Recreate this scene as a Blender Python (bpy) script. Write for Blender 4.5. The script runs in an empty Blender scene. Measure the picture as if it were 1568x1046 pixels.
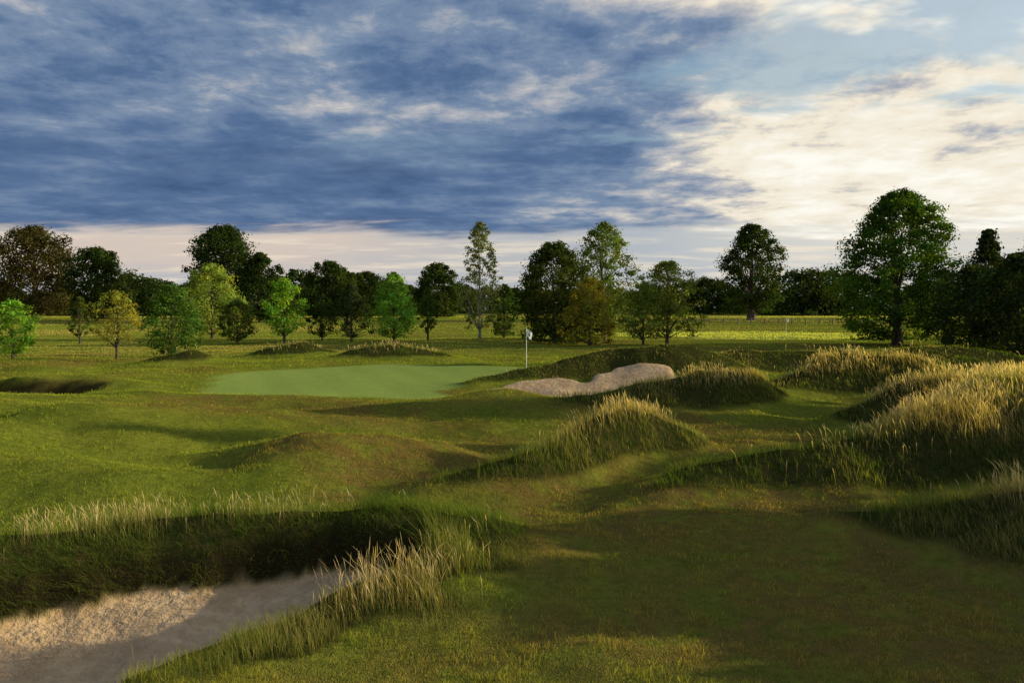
import bpy, math, numpy as np
from mathutils import Vector
rng=np.random.default_rng(7)
scene=bpy.context.scene
scene.view_settings.view_transform='Standard'
scene.view_settings.look='None'
scene.view_settings.exposure=0
SUN_AZ=math.radians(84); SUN_EL=math.radians(14)
CAMZ=3.2
# ------------------------------------------------------------ noise
def _h(ix,iy,s):
    n=(ix.astype(np.int64)*374761393+iy.astype(np.int64)*668265263+s*974634777)&0xffffffff
    n=((n^(n>>13))*1274126177)&0xffffffff
    n=(n^(n>>16))&0xffffffff
    return n/4294967295.0
def vn(x,y,s=0):
    x0=np.floor(x);y0=np.floor(y);fx=x-x0;fy=y-y0
    fx=fx*fx*(3-2*fx);fy=fy*fy*(3-2*fy)
    a=_h(x0,y0,s);b=_h(x0+1,y0,s);c=_h(x0,y0+1,s);d=_h(x0+1,y0+1,s)
    return (a+(b-a)*fx)*(1-fy)+(c+(d-c)*fx)*fy
def fbm(x,y,s=0,o=4):
    r=0;a=.5;t=0
    for i in range(o):
        r=r+a*vn(x*2**i+17.3*i,y*2**i-9.1*i,s+i);t+=a;a*=.5
    return r/t
def ss(a,b,x):
    t=np.clip((x-a)/(b-a),0,1);return t*t*(3-2*t)
# ------------------------------------------------------------ terrain
SEEDY=[
 [(-1.3,14.2,.25,.7),(0.4,15.7,.6,.95),(1.8,17.0,1.0,1.15),(3.0,17.9,1.15,1.2),(3.9,18.8,.8,1.0)],      # ridge A
 [(0.6,25.5,.2,1.1),(3.5,26.6,.6,1.4),(6.3,27.8,1.2,1.6),(7.8,28.2,1.1,1.5),(9.0,28.6,.4,1.2)],        # ridge B
 [(9.5,31.8,.5,1.3),(12.2,32.8,1.25,1.7),(15.5,33.5,1.35,2.0)],
 [(9.3,23.6,.5,1.1),(11.4,23.2,1.4,1.8),(14.5,24,1.55,2.4),(18,27,1.4,3)],                                            # D
 [(1.6,13.7,.2,.6),(3.0,14.3,.42,.75),(4.4,14.9,.6,.9),(6.5,15.4,.9,1.15),(8.2,16.2,1.25,1.5),(10.8,17.8,1.6,2.0),(14,19,1.7,3)], #E
 [(8.8,19.2,.7,1.2),(11,20.4,1.0,1.6)],
 [(4.6,11.9,.3,.7),(5.6,11.4,.6,.9),(6.6,10.9,.9,1.15),(8.5,10.5,1.4,1.6),(11,9.5,2.0,2.4)],                                      #F
 [(13.5,8,2.6,3.2),(18,13,2.8,3.8),(23,20,2.8,4),(28,30,2.7,5),(34,42,2.2,6)],  # off-frame ridge on the right, raised to throw shade over the foreground
 [(14,1,2.6,3.4),(14,-8,2.8,4),(16,-20,2.4,5)],
 [(-10,55,.6,1.5),(-7.7,55.5,1.0,1.6),(-5,55.5,.5,1.5)],
 [(-16.5,59,.6,1.5),(-14.7,59.5,.9,1.6),(-13,59,.4,1.4)],
 [(-21.5,51,.4,1.3),(-19.3,51.5,.7,1.4)],
 [(-9.5,9.9,.3,.8),(-6.6,11.2,.34,.7),(-5,11.8,.36,.7),(-3.5,12.1,.36,.7),(-1.6,12.2,.34,.8),(-.4,11.9,.22,.8)],  # lip
]
GREENY=[
 [(15,36,1.0,2.5),(22,44,1.3,5)],
 [(9,45,.9,2.6),(14,46,.95,3),(19,47,.9,3)],
 [(-1.6,36.0,.25,1.0),(-.5,36.8,.4,1.0),(2.0,38.5,.95,1.2),(4.5,39.8,1.5,1.5),(7.5,40.2,1.55,1.7),(10,41,.9,1.8)],       # green bunker lip
]
SOFT=[
 [(-3.6,17.0,.5,1.9),(-1.8,17.6,.35,1.5)],
 [(-9,21,.4,2.4),(-5,22,.35,2.0)],
 [(-7,14.5,.3,1.5),(-4,14.6,.22,1.3)],
 [(-.5,10.6,.2,1.1),(-1.2,8.9,.15,.9),(0.7,11,.16,.9)],
 [(-11.5,15.5,.3,2)],
 [(-3,27,.35,2.2),(0,28,.3,2)],
 [(-20,35,.55,1.6),(-17.5,35.3,.6,1.6),(-15.4,34.4,.4,1.6)],
 [(3,12.0,.15,1.4)],
]
PATH=[(0.3,12.9,.9,.8),(2.4,15.6,.9,.55),(5.0,19.0,.92,.9),(6.7,22,.92,1.0),(8.6,25.6,.9,1.0),(10.8,29.6,.9,1.1)]
def ridge(x,y,pts):
    out=np.zeros_like(x)
    for (x0,y0,h0,w0),(x1,y1,h1,w1) in zip(pts,(pts[1:] or [pts[0]])):
        dx,dy=x1-x0,y1-y0;L=dx*dx+dy*dy+1e-9
        t=np.clip(((x-x0)*dx+(y-y0)*dy)/L,0,1)
        d2=(x-x0-t*dx)**2+(y-y0-t*dy)**2
        w=w0+(w1-w0)*t
        out=np.maximum(out,(h0+(h1-h0)*t)*np.exp(-d2/(w*w)))
    return out
B1=[(-.75,11.45),(-.7,10.8),(-1.2,9.9),(-1.95,8.9),(-2.6,8.1),(-3.0,7.2),(-3.3,5),(-9.5,4.5),(-10,8.3),(-7.2,9.7),(-6.5,10.4),(-5.7,10.9),(-5.0,11.1),(-4.1,11.35),(-3.4,11.7),(-2.4,11.85)]
B2=[(-2.0,33.6),(-1.2,32.3),(0.6,31.6),(2.5,31.2),(6,32),(7.6,33.5),(7.4,37.6),(5.6,38.6),(4.0,38.0),(3.0,36.4),(1.9,37.0),(0.2,36.0),(-1.2,35.0)]
B3=[(-26,31.3),(-18.5,31.3),(-16.4,32.4),(-16.2,34.2),(-19,34.6),(-26,34.6)]
def sdpoly(x,y,P):
    d=np.full(x.shape,1e9);ins=np.zeros(x.shape,bool);n=len(P)
    for i in range(n):
        x0,y0=P[i];x1,y1=P[(i+1)%n];dx,dy=x1-x0,y1-y0
        t=np.clip(((x-x0)*dx+(y-y0)*dy)/(dx*dx+dy*dy),0,1)
        d=np.minimum(d,np.hypot(x-x0-t*dx,y-y0-t*dy))
        c=((y0>y)!=(y1>y))
        xi=dx*(y-y0)/(dy if dy!=0 else 1e-9)+x0
        ins^=(c&(x<xi))
    return np.where(ins,-d,d)
def green_sd(x,y):
    xx=(x+5.2)/9.2;yy=(y-40)/9.6
    a=np.arctan2(yy,xx)
    return (np.hypot(xx,yy)-1-.06*np.sin(3*a+1)-.04*np.sin(5*a))*9
def green2_sd(x,y):
    return (np.hypot((x-30)/17,(y-108)/15)-1)*15
def field(x,y):
    x=np.asarray(x,float);y=np.asarray(y,float)
    wx=x+(fbm(x*.45,y*.45,11,3)-.5)*1.0; wy=y+(fbm(x*.45,y*.45,15,3)-.5)*1.0
    near=ss(13,16,y); wx=x+(wx-x)*(.4+.6*near); wy=y+(wy-y)*(.4+.6*near)
    ms=np.zeros_like(x);mg=np.zeros_like(x)
    for r in SEEDY: ms=ms+ridge(wx,wy,r)**3
    for r in GREENY: mg=mg+ridge(wx,wy,r)**3
    pr=ridge(wx,wy,PATH);pc=1-pr
    m=(ms+mg)**(1/3.)*pc;ms=ms**(1/3.)*pc
    s=np.zeros_like(x)
    for r in SOFT: s=s+ridge(wx,wy,r)**2
    s=np.sqrt(s)
    gs=green_sd(x,y)
    flat=ss(0,3,gs)
    und=((fbm(x*.16,y*.16,3,3)-.5)*.45+(fbm(x*.33,y*.33,7,2)-.5)*.50*ss(12,15,y)*ss(70,40,y))*flat*(1-ss(90,160,y))
    und=und+(1-flat)*(fbm(x*.15,y*.15,8,2)-.5)*.25
    far=ss(110,200,y)*1.5+ss(200,420,y)*.5
    tilt=.055*np.clip(-x-2.5,0,12)*ss(11.5,15,y)*ss(34,26,y)
    z=m*(.88+.24*fbm(x*.8,y*.8,5,3))+s*flat+und+far+tilt
    z=z+(fbm(x*1.6,y*1.6,21,3)-.5)*.12*ss(0.05,.4,m)
    z=z+(fbm(x*1.1,y*1.1,23,3)-.5)*.12*ss(60,30,y)*flat
    d1=sdpoly(wx,wy,B1)
    d1=d1+(fbm(x*1.7,y*1.7,31,3)-.5)*.35+(vn(x*7,y*7,32)-.5)*.07
    back=ss(8.8,10.4,y-.25*(x+3))
    w=.36+(1-back)*.4
    k=ss(0,1,-d1/w)
    fl=-.80+.32*ss(8.0,11.2,y+.15*(x+3))+(fbm(x*.9,y*.9,33,3)-.5)*.24-.15*ss(0,1.6,-d1-w)*.5
    z=z*(1-k)+fl*k
    sand=ss(.7,.84,-d1/w)
    d2=sdpoly(x,y,B2)+(fbm(x*.9,y*.9,35,3)-.5)*.9
    k2=ss(0,1,-d2/.8)
    f2=-.35+1.15*ss(33.0,38,y)+(fbm(x*.5,y*.5,37,2)-.5)*.3
    z=z*(1-k2)+f2*k2
    sand=np.maximum(sand,ss(.55,.8,-d2/.8))
    d3=sdpoly(x,y,B3)+(fbm(x*.9,y*.9,39,3)-.5)*.6
    k3=ss(0,1,-d3/.6);z=z*(1-k3)-.45*k3
    sand=np.maximum(sand,ss(.7,.95,-d3/.6))
    rn=fbm(x*.7,y*.7,41,3)-.5
    rough=ss(.19,.32,m+rn*.16)
    wall=ss(1.2,.7,d1)*ss(9.0,10.0,y-.2*(x+5))*ss(1.2,.2,x)
    tuft=ridge(x,y,[(-2.7,7.0,.5,.45),(-2.1,8.1,.65,.55),(-1.3,9.1,1,.8),(-.65,10.2,.85,.65),(-.4,11.2,.8,.5)])
    tl=ss(.45,.95,tuft+(fbm(x*2.2,y*2.2,43,2)-.5)*.5)
    tuft=ss(.3,.7,tuft+(fbm(x*1.5,y*1.5,44,3)-.5)*.8)*ss(-.12,.1,d1)
    rough=np.maximum(np.maximum(rough,tuft),wall)*(1-sand)
    gj=gs+(fbm(x*.8,y*.8,46,3)-.5)*.9
    grn=(ss(.7,-.5,gj)+ss(.3,-.3,green2_sd(x,y)))*ss(.16,.06,m)*ss(.5,1.2,d2)
    dry=ss(.45,.75,fbm(x*.22+3,y*.22,51,4)+.36*ridge(x,y,[(4,7,1,4.5),(8,11,1,3.5)])+.22*ridge(x,y,[(5,20,1,3)])+.45*ridge(x,y,[(-3.2,16.6,1,1.8),(-1,16.8,1,1.6)]))
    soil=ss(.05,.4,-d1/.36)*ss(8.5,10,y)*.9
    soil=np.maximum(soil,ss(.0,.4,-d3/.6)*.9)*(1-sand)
    return dict(z=z,m=m,ms=ms,sand=np.clip(sand,0,1),rough=rough,tuft=tuft*tl,wall=wall,green=np.clip(grn,0,1),dry=dry,d1=d1,d2=d2,d3=d3,soil=soil,path=pr)
def Z(x,y): return float(field(np.array([x]),np.array([y]))['z'][0])

def axis(segs):
    return np.concatenate([np.arange(a,b,st) for a,b,st in segs])
yg=axis([(-40,5,.6),(5,13,.075),(13,24,.1),(24,62,.22),(62,150,.8)]);yg=np.concatenate([yg,150*1.06**np.arange(0,53)])
ygn=-40-10*1.4**np.arange(12)[::-1];yg=np.concatenate([ygn,yg])
xg=axis([(-12,14,.09),(14,40,.35)]);xg=np.concatenate([np.arange(-40,-12,.35),xg,40*1.08**np.arange(0,55)])
xg=np.concatenate([-(40.4*1.08**np.arange(0,55))[::-1],xg])
X,Y=np.meshgrid(xg,yg);F=field(X.ravel(),Y.ravel())
nv=X.size;V=np.stack([X.ravel(),Y.ravel(),F['z']],1)
ny,nx=X.shape;idx=np.arange(nv).reshape(ny,nx)
Q=np.stack([idx[:-1,:-1],idx[:-1,1:],idx[1:,1:],idx[1:,:-1]],-1).reshape(-1,4)

def build(name,V,Q,mats,col=None,attrs=None,mi=None,smooth=False):
    me=bpy.data.meshes.new(name)
    V=np.asarray(V,np.float32);Q=np.asarray(Q,np.int32)
    me.vertices.add(len(V));me.vertices.foreach_set('co',V.ravel())
    me.loops.add(Q.size);me.loops.foreach_set('vertex_index',Q.ravel())
    me.polygons.add(len(Q));me.polygons.foreach_set('loop_start',np.arange(0,Q.size,4,dtype=np.int32))
    try: me.polygons.foreach_set('loop_total',np.full(len(Q),4,np.int32))
    except Exception: pass
    if mi is not None: me.polygons.foreach_set('material_index',np.asarray(mi,np.int32))
    if smooth: me.polygons.foreach_set('use_smooth',np.ones(len(Q),bool))
    me.update(calc_edges=True)
    if col is not None:
        a=me.color_attributes.new('col','FLOAT_COLOR','POINT')
        c=np.ones((len(V),4),np.float32);c[:,:3]=col;a.data.foreach_set('color',c.ravel())
    if attrs:
        for k,v in attrs.items():
            a=me.attributes.new(k,'FLOAT','POINT');a.data.foreach_set('value',np.asarray(v,np.float32))
    for m in mats: me.materials.append(m)
    ob=bpy.data.objects.new(name,me);scene.collection.objects.link(ob)
    return ob
# ------------------------------------------------------------ node helper
class NT:
    def __init__(s,nt): s.nt=nt;s.N=nt.nodes;s.L=nt.links
    def link(s,v,sock):
        if hasattr(v,'is_output'): s.L.new(v,sock)
        elif isinstance(v,(tuple,list)) and sock.type=='RGBA' and len(v)==3: sock.default_value=(*v,1)
        else: sock.default_value=v
    def m(s,op,a,b=0.0,c=None):
        n=s.N.new('ShaderNodeMath');n.operation=op;s.link(a,n.inputs[0]);s.link(b,n.inputs[1])
        if c is not None:s.link(c,n.inputs[2])
        return n.outputs[0]
    def ss(s,a,b,x,o0=0.,o1=1.):
        n=s.N.new('ShaderNodeMapRange');n.interpolation_type='SMOOTHSTEP'
        s.link(x,n.inputs[0]);n.inputs[1].default_value=a;n.inputs[2].default_value=b
        n.inputs[3].default_value=o0;n.inputs[4].default_value=o1
        return n.outputs[0]
    def mix(s,f,a,b,bt='MIX'):
        n=s.N.new('ShaderNodeMix');n.data_type='RGBA';n.blend_type=bt
        s.link(f,n.inputs[0]);s.link(a,n.inputs[6]);s.link(b,n.inputs[7]);return n.outputs[2]
    def noise(s,vec,scale,det=4,rough=.5,dist=0.):
        n=s.N.new('ShaderNodeTexNoise');s.link(vec,n.inputs['Vector']);n.inputs['Scale'].default_value=scale
        n.inputs['Detail'].default_value=det;n.inputs['Roughness'].default_value=rough;n.inputs['Distortion'].default_value=dist
        return n.outputs['Fac']
    def attr(s,name,o='Fac'):
        n=s.N.new('ShaderNodeAttribute');n.attribute_name=name;return n.outputs[o]
    def comb(s,x,y,z):
        n=s.N.new('ShaderNodeCombineXYZ');s.link(x,n.inputs[0]);s.link(y,n.inputs[1]);s.link(z,n.inputs[2]);return n.outputs[0]
    def ramp(s,f,stops):
        n=s.N.new('ShaderNodeValToRGB');cr=n.color_ramp
        while len(cr.elements)<len(stops): cr.elements.new(.5)
        for e,(p,c) in zip(cr.elements,stops): e.position=p;e.color=(*c,1)
        s.link(f,n.inputs[0]);return n.outputs[0]
def newmat(name):
    m=bpy.data.materials.new(name);m.use_nodes=True;m.node_tree.nodes.clear()
    t=NT(m.node_tree);o=t.N.new('ShaderNodeOutputMaterial');return m,t,o
# ------------------------------------------------------------ ground material
gm,t,o=newmat('ground_turf')
geo=t.N.new('ShaderNodeNewGeometry').outputs['Position']
n1=t.noise(geo,.35,3,.6);n2=t.noise(geo,6,3,.7);n3=t.noise(geo,60,1,.7);n4=t.noise(geo,1.6,3,.65)
fair=t.mix(t.ss(.3,.7,n1),(.18,.25,.027),(.31,.34,.045))
fair=t.mix(t.m('MULTIPLY',t.attr('dry'),t.ss(.25,.6,n4)),fair,(.27,.17,.055))
fair=t.mix(t.ss(.35,.75,n2,0,.65),fair,(.09,.12,.018))
fair=t.mix(t.ss(.45,.8,n3,0,.6),fair,(.35,.35,.065))
sx=t.N.new('ShaderNodeSeparateXYZ');t.link(geo,sx.inputs[0])
stripe=t.m('SINE',t.m('ADD',t.m('MULTIPLY',t.m('ADD',sx.outputs[0],t.m('MULTIPLY',sx.outputs[1],.35)),2.6),t.m('MULTIPLY',n4,1.2)))
grn=t.mix(t.ss(.3,.7,n4),(.26,.36,.08),(.30,.39,.09))
grn=t.mix(t.ss(-.5,.5,stripe,0,.18),grn,(.18,.275,.055))
grn=t.mix(t.ss(.4,.8,n2,0,.35),grn,(.34,.38,.10))
c=t.mix(t.attr('green'),fair,grn)
rg=t.mix(t.ss(.35,.65,n2),(.04,.06,.012),(.09,.08,.025))
c=t.mix(t.attr('rough'),c,rg)
sd=t.mix(t.ss(.3,.75,n2),(.60,.42,.24),(.76,.56,.35));sd=t.mix(t.ss(.35,.7,n4,0,.55),sd,(.42,.28,.155))
c=t.mix(t.attr('sand'),c,sd)
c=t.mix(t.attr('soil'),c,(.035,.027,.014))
bh=t.m('ADD',t.m('MULTIPLY',n3,.5),n2)
keep=t.m('SUBTRACT',1.0,t.m('MULTIPLY',t.attr('green'),.8))
bs=t.m('ADD',t.m('MULTIPLY',t.m('ADD',n2,t.m('MULTIPLY',n3,.15)),.6),n4)
hh=t.N.new('ShaderNodeMix');hh.data_type='FLOAT';t.link(t.attr('sand'),hh.inputs[0]);t.link(t.m('MULTIPLY',bh,keep),hh.inputs[2]);t.link(bs,hh.inputs[3])
b=t.N.new('ShaderNodeBump');b.inputs['Distance'].default_value=.12;b.inputs['Strength'].default_value=1.;t.link(hh.outputs[0],b.inputs['Height'])
p=t.N.new('ShaderNodeBsdfDiffuse');t.link(c,p.inputs['Color']);p.inputs['Roughness'].default_value=.6
t.link(b.outputs[0],p.inputs['Normal']);t.L.new(p.outputs[0],o.inputs[0])
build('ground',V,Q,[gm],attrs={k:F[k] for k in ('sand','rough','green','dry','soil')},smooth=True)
# ------------------------------------------------------------ vegetation material (albedo from attribute)
def vegmat(name,tr):
    m,t,o=newmat(name);c=t.attr('col','Color')
    d=t.N.new('ShaderNodeBsdfDiffuse');t.link(c,d.inputs['Color'])
    tl=t.N.new('ShaderNodeBsdfTranslucent');t.link(t.mix(1.,c,(1.6,1.5,.55),'MULTIPLY'),tl.inputs['Color'])
    mx=t.N.new('ShaderNodeMixShader');mx.inputs[0].default_value=tr
    t.L.new(d.outputs[0],mx.inputs[1]);t.L.new(tl.outputs[0],mx.inputs[2]);t.L.new(mx.outputs[0],o.inputs[0]);return m
grassm=vegmat('grass_blade',.45);leafm=vegmat('leaf',.38)
def barkmat(name,a,b_,lo,hi):
    m,t,o=newmat(name)
    tc=t.N.new('ShaderNodeTexCoord').outputs['Object'];nn=t.noise(tc,5,5,.7)
    p=t.N.new('ShaderNodeBsdfPrincipled');t.link(t.mix(t.ss(lo,hi,nn),a,b_),p.inputs['Base Color']);p.inputs['Roughness'].default_value=.9
    t.L.new(p.outputs[0],o.inputs[0]);return m
bark=barkmat('bark',(.03,.022,.015),(.13,.10,.075),.2,.8)
bbark=barkmat('birch_bark',(.08,.07,.06),(.5,.47,.42),.4,.6)
# ------------------------------------------------------------ blades
def blades(P,L,W,az,lean,ts,ws,cb,ct,curve=1.6):
    n=len(P);k=len(ts);ts=np.array(ts);ws=np.array(ws)
    fa=rng.uniform(0,2*math.pi,n)
    side=np.stack([np.cos(fa),np.sin(fa),np.zeros(n)],1)
    d=np.stack([np.cos(az),np.sin(az),np.zeros(n)],1)
    hor=(lean*L)[:,None]*(ts[None]**curve)
    up=L[:,None]*ts[None]*(1-.25*(lean[:,None]**2)*ts[None])
    C=P[:,None,:]+d[:,None,:]*hor[...,None];C[...,2]+=up-.01
    off=side[:,None,:]*(W[:,None]*ws[None]*.5)[...,None]
    V=np.stack([C-off,C+off],2).reshape(-1,3)
    base=(np.arange(n)*2*k)[:,None]
    q=[]
    for i in range(k-1):
        q.append(np.concatenate([base+2*i,base+2*i+1,base+2*i+3,base+2*i+2],1))
    Q=np.stack(q,1).reshape(-1,4)
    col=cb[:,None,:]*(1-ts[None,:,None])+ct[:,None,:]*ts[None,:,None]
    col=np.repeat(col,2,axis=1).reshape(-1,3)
    return V,Q,col
def cand(n,y0,y1,k=.66,pad=1.5):
    y=y0*np.exp(rng.uniform(0,1,n)*math.log(y1/y0));x=rng.uniform(-1,1,n)*(k*y+pad);return x,y
def lerp(a,b,t): return np.asarray(a)[None]*(1-t[:,None])+np.asarray(b)[None]*t[:,None]
# tall rough leaves
x,y=cand(480000,6.0,62);f=field(x,y)
cl=fbm(x*1.3,y*1.3,61,3)
ok=(rng.uniform(0,1,len(x))<f['rough']*(.30+1.1*ss(.35,.6,cl)))&(f['sand']<.4)&(f['d1']>-.3)&(f['d3']>-.05)
x,y=x[ok],y[ok];cl=cl[ok];m=f['ms'][ok];z=f['z'][ok];tf=f['tuft'][ok];wl=f['wall'][ok];d1=f['d1'][ok]
crest=ss(.6,1.05,m)
dn=fbm(x*.5,y*.5,63,3)
L=(.06+.19*cl+.09*crest)*rng.uniform(.6,1.3,len(x))*(1-.35*(f['m'][ok]-m>.15))
L=np.maximum(L,tf*(.22+.5*ss(.35,.7,cl))*rng.uniform(.5,1.15,len(x)));L=np.maximum(L,wl*(.08+.26*cl)*rng.uniform(.4,1.3,len(x)))
W=.005*np.maximum(.8,y/10)*rng.uniform(.7,1.3,len(x))
g=np.clip(.05+.9*(dn-.45)*2+rng.normal(0,.22,len(x))+crest*.75+tf*.2,0,1)
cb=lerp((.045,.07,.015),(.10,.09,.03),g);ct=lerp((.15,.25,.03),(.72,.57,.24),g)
P=np.stack([x,y,z],1)
over=wl*ss(.25,-.05,d1)
azb=rng.normal(2.6,1.0,len(x));azb=np.where(over>.5,rng.normal(-1.57,.5,len(x)),azb)
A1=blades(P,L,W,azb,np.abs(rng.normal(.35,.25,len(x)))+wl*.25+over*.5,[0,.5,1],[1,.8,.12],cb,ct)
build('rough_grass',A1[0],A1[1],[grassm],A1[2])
# seed stalks
x,y=cand(260000,6.5,75);f=field(x,y);cl=fbm(x*.9,y*.9,71,3);c2=fbm(x*3,y*3,73,2)
cr=np.maximum(ss(.6,.98,f['ms']),.8*ss(.22,.33,f['ms'])*ss(13,11.5,y)*ss(1.2,-.5,x))
cr=np.maximum(cr,ss(.35,.6,f['ms'])*ss(45,50,y));cr=np.maximum(cr,f['tuft']*.6*ss(8,9,y))
ok=(rng.uniform(0,1,len(x))<f['rough']*(.02+.98*cr)*ss(.28,.54,cl)*(.4+.6*ss(.4,.6,c2)))&(f['d1']>-.02)&(f['sand']<.2)
x,y=x[ok],y[ok];n=len(x)
L=rng.uniform(.14,.46,n)*(.65+.6*cl[ok]);W=.0036*np.maximum(.9,y/10)*rng.uniform(.8,1.3,n)
g=rng.uniform(0,1,n)
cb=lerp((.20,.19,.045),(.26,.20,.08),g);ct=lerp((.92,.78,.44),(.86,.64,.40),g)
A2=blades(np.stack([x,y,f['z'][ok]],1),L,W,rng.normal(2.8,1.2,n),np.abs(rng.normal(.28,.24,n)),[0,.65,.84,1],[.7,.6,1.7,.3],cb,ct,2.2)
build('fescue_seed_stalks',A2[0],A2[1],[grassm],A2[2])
# short fairway turf
x,y=cand(380000,5.5,60);f=field(x,y);n0=fbm(x*2.5,y*2.5,81,3);n5=fbm(x*5,y*5,82,2)
ok=(rng.uniform(0,1,len(x))<(1-f['rough'])*(1-f['green'])*(.3+.7*ss(.35,.6,n0)))&(f['sand']<.1)&(f['d1']>-.15)&(f['d3']>0)
x,y=x[ok],y[ok];n=len(x);dr=f['dry'][ok]
L=rng.uniform(.02,.05,n)*(.7+1.2*ss(.4,.75,n5[ok]))*(1+.8*ss(1.2,0,f['d1'][ok]))*np.maximum(1,y/28);W=.0065*np.maximum(.8,y/10)*rng.uniform(.7,1.4,n)
g=np.clip(dr*.8+rng.normal(.1,.2,n)+(n0[ok]-.5)*.6-.25*ss(.3,.9,f['path'][ok]),0,1)
br=np.exp(rng.normal(0,.3,n))[:,None]
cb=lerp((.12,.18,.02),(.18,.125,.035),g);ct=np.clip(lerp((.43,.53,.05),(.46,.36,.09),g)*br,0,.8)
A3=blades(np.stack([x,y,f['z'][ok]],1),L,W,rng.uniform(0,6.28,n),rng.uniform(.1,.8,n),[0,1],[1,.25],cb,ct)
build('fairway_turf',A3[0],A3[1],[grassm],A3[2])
x,y=cand(160000,55,230);f=field(x,y)
gr2=f['green']>.1
dens=.4+.6*ss(.35,.6,fbm(x*.05,y*.2,83,3))
ok=((~gr2)|(y>80))&(rng.uniform(0,1,len(x))<np.where(gr2,1.,dens))
x,y=x[ok],y[ok];n=len(x);g2=gr2[ok];g=np.clip(ss(.4,.62,fbm(x*.03,y*.12,85,3))+rng.normal(0,.15,n),0,1)
g=np.where(g2,.45,g)
k=np.where(g2,1.25,1-.5*ss(-5,8,x)*ss(93,86,y)-.35*ss(-5,8,x)*ss(124,128,y)*ss(170,150,y))[:,None]  # paints the sunlit far strip brighter, the shaded ground before and behind darker
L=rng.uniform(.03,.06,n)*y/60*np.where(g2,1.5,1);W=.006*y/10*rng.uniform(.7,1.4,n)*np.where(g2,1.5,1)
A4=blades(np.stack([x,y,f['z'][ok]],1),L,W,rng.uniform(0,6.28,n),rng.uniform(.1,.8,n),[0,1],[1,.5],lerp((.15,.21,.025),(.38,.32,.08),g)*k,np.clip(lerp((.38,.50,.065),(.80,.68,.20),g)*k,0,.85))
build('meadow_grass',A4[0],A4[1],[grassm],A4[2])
# ------------------------------------------------------------ trees
def tube(pts,rad,sides=6):
    pts=np.array(pts,float);n=len(pts);V=[]
    for i in range(n):
        d=pts[min(i+1,n-1)]-pts[max(i-1,0)];d/=np.linalg.norm(d)+1e-9
        a=np.cross(d,[0.3,1,0.1]);a/=np.linalg.norm(a)+1e-9;b=np.cross(d,a)
        an=np.arange(sides)*2*math.pi/sides
        V.append(pts[i]+rad[i]*(np.cos(an)[:,None]*a+np.sin(an)[:,None]*b))
    V=np.concatenate(V);q=[]
    for i in range(n-1):
        for j in range(sides):
            q.append([i*sides+j,i*sides+(j+1)%sides,(i+1)*sides+(j+1)%sides,(i+1)*sides+j])
    return V,np.array(q)
PROF={
 'oak':lambda s:np.interp(s,[0,.12,.35,.6,.8,.93,1],[.6,.92,1,.97,.78,.5,.2]),
 'round':lambda s:np.interp(s,[0,.15,.4,.65,.85,.95,1],[.5,.85,1,.92,.65,.4,.15]),
 'upright':lambda s:np.interp(s,[0,.15,.35,.6,.85,1],[.4,.9,1,.78,.45,.15]),
 'birch':lambda s:np.interp(s,[0,.2,.4,.6,.8,1],[.6,.95,1,.78,.5,.16]),
 'cone':lambda s:np.interp(s,[0,.1,.3,.6,.85,1],[.7,1,.9,.65,.38,.1]),
 'full':lambda s:np.interp(s,[0,.08,.3,.55,.75,.9,1],[.8,.95,1,.97,.83,.58,.22]),
}
def crown(r,H,Wd,cb,prof,nc,nl,ls,col,cs=.13,inner=.35,colj=.25):
    s=((np.arange(nc)+r.uniform(0,1,nc))/nc)**.85;a=np.arange(nc)*2.399963+r.normal(0,.5,nc)
    ph=r.uniform(0,6.28,4)
    R=PROF[prof](s)*Wd*.5*(1+.15*np.sin(2*a+ph[0]+s*3)+.12*np.sin(3*a+ph[1]-s*6)+.10*np.sin(5*a+ph[2]+s*9))
    rr=R*(inner+(1-inner)*r.uniform(0,1,nc)**.45)
    crr=Wd*cs*r.uniform(.5,1.35,nc)*(.55+.45*PROF[prof](s))
    rr=np.maximum(rr-crr*.6,0)
    C=np.stack([np.cos(a)*rr,np.sin(a)*rr,H*(cb+(1-cb)*(s*.96+.01))-crr*.35],1)
    n=nc*nl;ci=np.repeat(np.arange(nc),nl)
    d=r.normal(size=(n,3));d/=np.linalg.norm(d,axis=1)[:,None]
    rad=crr[ci]*(r.uniform(0,1,n)**.4)*(1+.2*r.normal(size=n))
    P=C[ci]+d*rad[:,None]*np.array([1.15,1.15,.75])
    P[:,2]=np.maximum(P[:,2],H*cb*.6+.1)
    nrm=d*1.2+r.normal(size=(n,3))*.42+np.array([0,0,.25]);nrm/=np.linalg.norm(nrm,axis=1)[:,None]
    u=np.cross(nrm,r.normal(size=(n,3)));u/=np.linalg.norm(u,axis=1)[:,None]+1e-9;v=np.cross(nrm,u)
    sz=ls*r.uniform(.5,1.2,n)[:,None]
    V=np.stack([P-u*sz*.5,P-v*sz*.36+nrm*sz*.08,P+u*sz*.5,P+v*sz*.36+nrm*sz*.08],1).reshape(-1,3)
    Q=np.arange(n*4).reshape(-1,4)
    cc=np.array(col)[None]*(1+colj*r.normal(size=nc))[:,None].clip(.5,1.7)
    warm=r.normal(size=nc)*.10
    cc=cc*np.stack([1+warm,np.ones(nc),1-warm],1)
    lc=cc[ci]*(1+.13*r.normal(size=n))[:,None].clip(.5,1.6)
    return V,Q,np.repeat(lc,4,axis=0).clip(.005,.6),C
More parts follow.
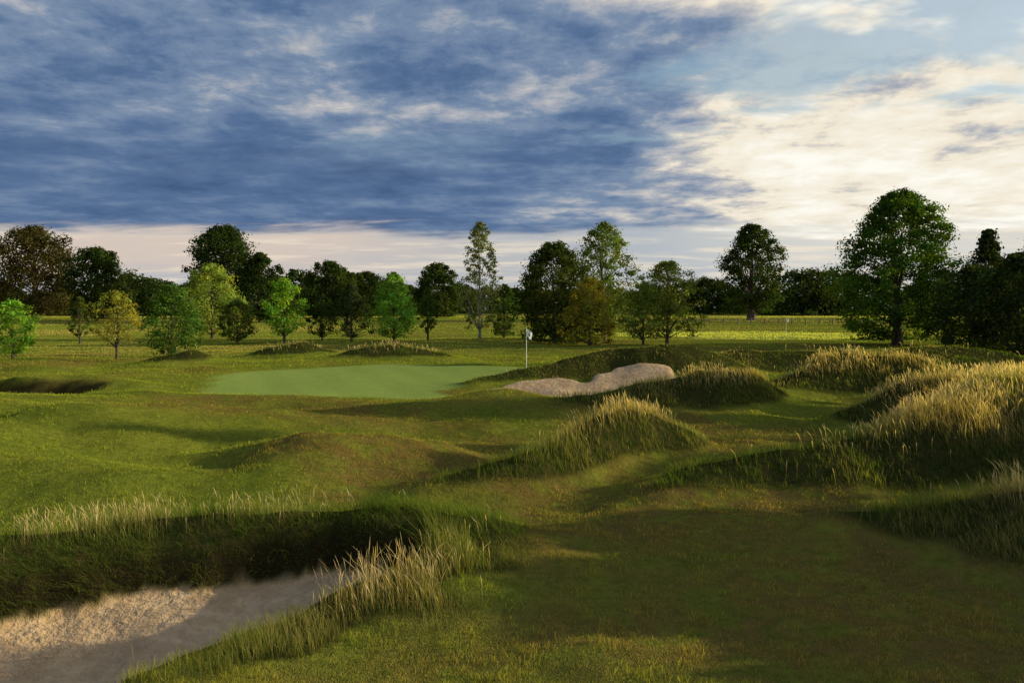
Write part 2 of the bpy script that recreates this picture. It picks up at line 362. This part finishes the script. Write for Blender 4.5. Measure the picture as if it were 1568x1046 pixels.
def tree_arrays(seed,H,Wd,cb,prof,nc,nl,ls,col,cs=.13,inner=.35,trunk=None,colj=.25):
    r=np.random.default_rng(seed)
    V,Q,c,C=crown(r,H,Wd,cb,prof,nc,nl,ls,col,cs,inner,colj)
    tr=trunk or H*.02
    Vs=[V];Qs=[Q];Cs=[c];M=[np.zeros(len(Q),int)];off=len(V)
    lean=r.normal(0,.03,2)*H
    def trunkp(t): return np.array([lean[0]*t*t,lean[1]*t*t,H*.88*t-.15])
    tp=[trunkp(t) for t in np.linspace(0,1,8)]
    parts=[tube(tp,[tr*1.45]+[tr*(1-.85*t) for t in np.linspace(.08,1,7)],7)]
    nb=min(nc,30)
    for i in r.choice(nc,nb,replace=False):
        e=C[i];t0=np.clip(e[2]/H-.10-.28*r.random(),cb*.55+.03,.85)/.9
        s0=trunkp(t0);mid=(s0+e)/2+np.array([0,0,.06*np.linalg.norm(e-s0)*(1 if r.random()<.6 else -1)])+r.normal(0,.006*H,3)
        pts=[s0,s0*.6+mid*.4,mid,mid*.45+e*.55,e];r0=tr*(1-.85*t0)*.5
        parts.append(tube(pts,[r0,r0*.75,r0*.55,r0*.35,r0*.12],5))
    for v,q in parts:
        Vs.append(v);Qs.append(q+off);Cs.append(np.full((len(v),3),.1));M.append(np.ones(len(q),int));off+=len(v)
    return np.concatenate(Vs),np.concatenate(Qs),np.concatenate(Cs),np.concatenate(M)
FX=1307.
def place(px,Yd): return (px-784)*Yd/FX
def tree(name,px,Yd,H,Wd,cb,prof,nc,nl,ls,col,seed,bk=None,x=None,**k):
    V,Q,c,M=tree_arrays(seed,H,Wd,cb,prof,nc,nl,ls,col,**k)
    ob=build(name,V,Q,[leafm,bk or bark],c,mi=M)
    if x is None: x=place(px,Yd)
    ob.location=(x,Yd,Z(x,Yd)-.05);ob.rotation_euler=(0,0,seed*1.3)
    return ob
DG=(.045,.072,.017);MG=(.08,.13,.024);BG=(.20,.37,.04);GD=(.31,.31,.05);PG=(.25,.32,.06)
tree('field_maple_tree',18,54,3.9,3.4,.14,'round',70,60,.17,BG,1,cs=.15)
tree('shade_tree',178,54,4.5,3.2,.28,'round',60,45,.15,GD,2,cs=.13,inner=.2)
tree('young_tree',122,82,4.7,2.6,.2,'upright',40,50,.2,(.10,.13,.03),3)
tree('lime_tree',262,60,5.3,4.5,.07,'round',90,75,.19,(.09,.17,.03),4,cs=.14)
tree('willow_tree',325,93,8.4,7.4,.08,'round',130,80,.26,PG,5,cs=.12)
tree('hawthorn_tree',363,80,4.3,4,.12,'round',60,60,.22,(.10,.14,.03),6)
tree('field_maple_tree',435,80,6.3,4.3,.17,'round',70,65,.22,BG,7,cs=.14,inner=.2)
tree('young_tree',493,88,4.8,3.2,.15,'round',60,60,.2,DG,8)
tree('pine_tree',538,86,6.2,4.6,.12,'cone',90,55,.2,(.05,.075,.03),9,inner=.15)
tree('sycamore_tree',603,84,7.0,5.8,.1,'upright',110,75,.24,(.19,.36,.05),10,cs=.12,inner=.2)
tree('young_tree',655,90,5.8,2.6,.2,'upright',50,55,.2,MG,11)
tree('silver_birch_tree',735,92,13.0,6.2,.10,'birch',210,36,.23,(.20,.23,.08),12,bk=bbark,cs=.075,inner=.05,trunk=.14)
tree('young_tree',772,95,6.2,3.8,.05,'round',60,70,.24,MG,13)
tree('shade_tree',850,84,10.2,8.6,.03,'full',200,100,.27,(.055,.078,.018),14,cs=.12)
tree('beech_tree',903,80,6.6,5.0,.04,'full',90,80,.22,(.30,.28,.04),15,cs=.13)
tree('ash_tree',925,92,13.0,8.4,.1,'round',180,70,.27,(.15,.21,.05),16,cs=.095,inner=.2)
tree('crab_apple_tree',985,78,5.9,4.8,.15,'round',80,60,.2,(.19,.25,.045),17,cs=.12,inner=.2)
tree('crab_apple_tree',1022,79,8.0,6.8,.12,'full',130,60,.23,(.19,.23,.045),18,cs=.11,inner=.2)
tree('oak_tree',1150,174,20,13.2,.12,'oak',170,110,.48,DG,19,cs=.115,inner=.3,trunk=.75)
tree('oak_tree',1375,78,14.4,10.4,.05,'full',330,120,.27,(.075,.14,.02),20,cs=.095,inner=.35,trunk=.4)
tree('oak_tree',55,180,20,20,.08,'oak',190,100,.56,(.075,.068,.022),21,trunk=.7)
tree('oak_tree',150,170,15,14,.05,'oak',140,90,.55,DG,22)
tree('oak_tree',343,165,19,16,.06,'oak',220,110,.5,DG,23,trunk=.7)
tree('oak_tree',398,160,13.5,9,.05,'oak',110,100,.5,DG,24)
tree('oak_tree',670,190,12.5,11,.05,'oak',120,90,.55,DG,25)
tree('oak_tree',505,190,13,12,.05,'oak',120,90,.55,DG,26)
tree('oak_tree',562,200,11,12,.05,'oak',110,90,.55,DG,27)
tree('pine_tree',1512,70,10.2,6,.05,'cone',120,70,.27,(.045,.07,.026),28,inner=.2)
tree('hawthorn_tree',1490,60,6.6,6.6,.02,'full',130,90,.24,(.045,.07,.02),29)
tree('hawthorn_tree',1560,56,7.0,7.4,.02,'full',150,90,.24,(.045,.07,.02),30)
tree('oak_tree',1620,75,10.5,9.5,.05,'full',150,90,.3,DG,31)
# scrub and trees added out of view on the right to cast shadow bands
for i,(hx,hy,hh_,hw) in enumerate([(16.3,3.2,2.4,4.6),(16.5,6.0,2.3,4.6),(17,8.7,2.0,4.2),(17.3,11.0,1.7,3.8),(17.6,13.2,1.7,3.6),(20,17.2,1.3,3.0),(21,20.2,1.4,3.0),(23,24,1.6,3.4)]):
    tree('shade_bush',0,hy,hh_,hw,.0,'full',80,100,.28,MG,50+i,x=hx)
tree('shade_tree',0,24.0,12.8,2.4,.12,'full',90,70,.28,MG,42,x=38)
tree('shade_tree',0,29.4,13.6,5.6,.12,'full',90,100,.34,MG,45,x=40)
tree('ash_tree',0,55,15,6,.12,'full',100,80,.34,MG,43,x=52)
# distant tree mass: one object
r=np.random.default_rng(99);Vs=[];Qs=[];Cs=[];off=0
tops=[(-60,300,410),(0,260,430),(95,250,440),(200,230,418),(235,260,425),(255,280,430),(300,260,430),(420,240,425),(455,230,412),(480,250,420),(530,240,415),(590,240,428),(625,270,436),(650,300,440),(700,320,434),(720,330,440),(745,350,438),(790,360,440),(820,350,440),(860,340,440),(930,330,440),(1000,320,436),(1050,310,430),(1078,300,424),(1100,300,428),(1125,310,440),(1180,290,438),(1212,270,412),(1240,260,410),(1268,265,412),(1300,270,415),(1350,280,425),(1410,270,425),(1450,250,430),(1550,240,400),(1640,240,400),(1720,240,400),(-140,300,410)]
for (px,Yd,top) in tops:
    base=Z(place(px,Yd),Yd);H=(475-top)*Yd/FX+CAMZ-base
    V,Q,c,C=crown(r,H,H*r.uniform(1.2,1.6),.0,'full',60,50,1.0,(.04,.065,.02),cs=.15,inner=.4)
    V=V+np.array([place(px,Yd),Yd,base]);Vs.append(V);Qs.append(Q+off);Cs.append(c);off+=len(V)
for i in range(130):
    a=r.uniform(-1.1,1.1);Yd=r.uniform(380,460);x=math.tan(a)*Yd
    H=r.uniform(7,13)
    V,Q,c,C=crown(r,H,H*1.9,.0,'full',20,40,1.9,(.04,.06,.024),cs=.2,inner=.2)
    V=V+np.array([x,Yd,Z(x,Yd)]);Vs.append(V);Qs.append(Q+off);Cs.append(c);off+=len(V)
build('distant_treeline',np.concatenate(Vs),np.concatenate(Qs),[leafm],np.concatenate(Cs))
# ------------------------------------------------------------ flags
def simple(name,rgb,rough=.5):
    m,t,o=newmat(name);p=t.N.new('ShaderNodeBsdfPrincipled');tc=t.N.new('ShaderNodeTexCoord').outputs['Object']
    nn=t.noise(tc,30,3);t.link(t.mix(nn,tuple(v*.9 for v in rgb),rgb),p.inputs['Base Color']);p.inputs['Roughness'].default_value=rough
    t.L.new(p.outputs[0],o.inputs[0]);return m
white=simple('flagstick_paint',(.8,.8,.77));cloth=simple('flag_cloth',(.8,.84,.88),.8);blue=simple('flag_blue',(.03,.10,.35),.8);wood=simple('weathered_wood',(.16,.13,.10),.9)
def golf_flag(px,Yd):
    x=place(px,Yd);z=Z(x,Yd)
    e=bpy.data.objects.new('golf_flag',None);scene.collection.objects.link(e);e.location=(x,Yd,z)
    zz=np.linspace(-.05,2.2,12);V,Q=tube([(0,0,a) for a in zz],[.023-.004*a/2.2 for a in zz],10)
    pole=build('flagstick',V,Q,[white],smooth=True);pole.parent=e
    kz=np.linspace(0,math.pi,7);V,Q=tube([(0,0,2.2+.02-.02*math.cos(a)) for a in kz],[.026*math.sin(a)+.001 for a in kz],10)
    k=build('knob',V,Q,[white],smooth=True);k.parent=e
    nu,nvv=14,12;V=[]
    for j in range(nvv+1):
        for i in range(nu+1):
            u=i/nu;v=j/nvv
            V.append((.015+.30*u*(1-.15*v), .05*math.sin(u*7+v*2)*u, 2.16-.40*v-.22*u*u+.02*math.sin(u*9)))
    Q=[[j*(nu+1)+i,j*(nu+1)+i+1,(j+1)*(nu+1)+i+1,(j+1)*(nu+1)+i] for j in range(nvv) for i in range(nu)]
    mi=[1 if (5<=q//nu<=7 and 5<=q%nu<=9) else 0 for q in range(len(Q))]
    f=build('flag',V,Q,[cloth,blue],mi=mi,smooth=True);f.parent=e
    an=np.linspace(0,2*math.pi,17);V=[]
    for rr,h in ((.054,.006),(.06,.006)):
        V+= [(rr*math.cos(a),rr*math.sin(a),h) for a in an[:-1]]
    Q=[[i,(i+1)%16,16+(i+1)%16,16+i] for i in range(16)]
    c=build('cup_rim',V,Q,[white]);c.parent=e
golf_flag(806,45);golf_flag(1204,106)
def fence(x0,x1,Yd):
    e=bpy.data.objects.new('wooden_fence',None);scene.collection.objects.link(e)
    xs=np.arange(x0,x1,2.4);Vp=[];Qp=[];off=0
    for x in xs:
        z=Z(x,Yd);V,Q=tube([(x,Yd,z-.2),(x,Yd,z+.6),(x,Yd,z+1.2)],[.09,.09,.085],6);Vp.append(V);Qp.append(Q+off);off+=len(V)
    p=build('posts',np.concatenate(Vp),np.concatenate(Qp),[wood]);p.parent=e
    for k,h in enumerate((.45,.8,1.1)):
        V,Q=tube([(x,Yd-.1,Z(x,Yd)+h) for x in xs],[.05]*len(xs),4);q=build('rail_%d'%(k+1),V,Q,[wood]);q.parent=e
fence(30,80,150)
# ------------------------------------------------------------ world
w=bpy.data.worlds.new('World');scene.world=w;w.use_nodes=True;w.node_tree.nodes.clear();t=NT(w.node_tree)
try: w.cycles.sampling_method='NONE'
except Exception as e: print(e)
out=t.N.new('ShaderNodeOutputWorld')
sky=t.N.new('ShaderNodeTexSky');sky.sky_type='NISHITA';sky.sun_disc=False;sky.sun_elevation=SUN_EL;sky.sun_rotation=SUN_AZ;sky.air_density=1.2;sky.ozone_density=2
b1=t.N.new('ShaderNodeBackground');t.link(sky.outputs[0],b1.inputs[0]);b1.inputs[1].default_value=.15
g=t.N.new('ShaderNodeTexCoord').outputs['Generated']
sp=t.N.new('ShaderNodeSeparateXYZ');t.link(g,sp.inputs[0]);dx,dy,dz=sp.outputs
az=t.m('MULTIPLY',t.m('ARCTAN2',dx,dy),57.2958);el=t.m('MULTIPLY',t.m('ARCSINE',dz),57.2958)
zc=t.m('ADD',t.m('MAXIMUM',dz,0.0),.10)
u=t.m('DIVIDE',dx,zc);v=t.m('DIVIDE',dy,zc)
pv=t.comb(t.m('ADD',u,t.m('MULTIPLY',v,.10)),v,0.)
nA=t.noise(pv,.6,2,.5,.2);nB=t.noise(pv,2.1,7,.6,.2)
nC=t.noise(t.comb(t.m('MULTIPLY',u,.7),t.m('MULTIPLY',v,1.5),3.),2.2,5,.6,.3)
nD=t.noise(t.comb(t.m('MULTIPLY',u,1.3),t.m('MULTIPLY',v,1.),9.),5.5,5,.65,.3)
azn=t.m('ADD',az,t.m('MULTIPLY',t.m('SUBTRACT',nA,.5),34.))
eln=t.m('ADD',el,t.m('MULTIPLY',t.m('SUBTRACT',nC,.5),3.2))
eln=t.m('ADD',eln,t.m('MULTIPLY',t.m('SUBTRACT',nA,.5),3.0))
R=t.ss(-3,22,azn)
bnd=t.m('MULTIPLY',t.ss(4.5,5.5,eln),t.ss(14.5,8.5,eln))
D=t.m('MULTIPLY',bnd,t.ss(16,-6,azn))
cm=t.m('MULTIPLY',t.m('MULTIPLY',t.ss(13,15,eln),t.ss(22,17,eln)),t.m('MULTIPLY',t.ss(-12,-2,az),t.ss(18,11,azn)))
bb=t.m('ADD',.42,t.m('MULTIPLY',R,.40))
bb=t.m('ADD',bb,t.m('MULTIPLY',t.m('SUBTRACT',nB,.5),t.m('SUBTRACT',1.15,t.m('MULTIPLY',D,.45))))
bb=t.m('ADD',bb,t.m('MULTIPLY',t.m('SUBTRACT',nD,.5),t.m('SUBTRACT',.55,t.m('MULTIPLY',D,.3))))
bb=t.m('ADD',bb,t.m('MULTIPLY',t.m('SUBTRACT',nA,.5),.4))
bb=t.m('ADD',bb,t.m('MULTIPLY',t.m('SUBTRACT',nC,.5),.35))
bb=t.m('SUBTRACT',bb,t.m('MULTIPLY',D,.20));bb=t.m('SUBTRACT',bb,t.m('MULTIPLY',cm,.14))
bb=t.m('SUBTRACT',bb,t.ss(24,45,el,0,.36))
cc=t.ramp(bb,[(.0,(.045,.09,.20)),(.25,(.10,.17,.31)),(.42,(.20,.275,.40)),(.57,(.46,.47,.50)),(.72,(.88,.80,.65)),(1.,(1.,.98,.89))])
hz=t.mix(t.ss(-18,8,azn),(.66,.56,.49),(.42,.47,.52));hz=t.mix(t.ss(5,22,az),hz,(.68,.67,.62))
hz=t.mix(t.ss(3.4,1.2,eln),hz,(.46,.48,.51));hz=t.mix(t.m('MULTIPLY',t.ss(.45,.65,nC),.55),hz,(.92,.80,.62))
cc=t.mix(t.ss(5.8,4.5,eln),cc,hz)
b2=t.N.new('ShaderNodeBackground');t.link(cc,b2.inputs[0]);b2.inputs[1].default_value=1.
hn=t.m('ADD',t.noise(t.comb(u,t.m('MULTIPLY',v,1.3),7.),1.1,5,.55,.3),t.m('MULTIPLY',t.ss(9,24,az,0,.075),t.ss(12,16,el)))
hole=t.m('MULTIPLY',t.m('MULTIPLY',t.ss(.53,.62,hn),t.ss(8,12,el)),t.ss(2,12,az,.25,1.))
hb=t.m('SUBTRACT',1.0,t.m('MULTIPLY',hole,.75))
mx=t.N.new('ShaderNodeMixShader');t.link(hb,mx.inputs[0]);t.L.new(b1.outputs[0],mx.inputs[1]);t.L.new(b2.outputs[0],mx.inputs[2]);t.L.new(mx.outputs[0],out.inputs[0])
# ------------------------------------------------------------ sun
sl=bpy.data.lights.new('sun','SUN');sl.energy=5.;sl.angle=math.radians(.5);sl.color=(1.,.85,.52)
so=bpy.data.objects.new('sun',sl);scene.collection.objects.link(so)
S=Vector((math.sin(SUN_AZ)*math.cos(SUN_EL),math.cos(SUN_AZ)*math.cos(SUN_EL),math.sin(SUN_EL)))
so.rotation_euler=S.to_track_quat('Z','Y').to_euler();so.location=(60,20,30)
# ------------------------------------------------------------ camera
cd=bpy.data.cameras.new('camera');cam=bpy.data.objects.new('camera',cd);scene.collection.objects.link(cam)
cd.lens=30;cd.sensor_width=36;cd.clip_end=8000;cam.location=(0,0,CAMZ)
cam.rotation_euler=(math.radians(90-2.1),0,0);scene.camera=cam
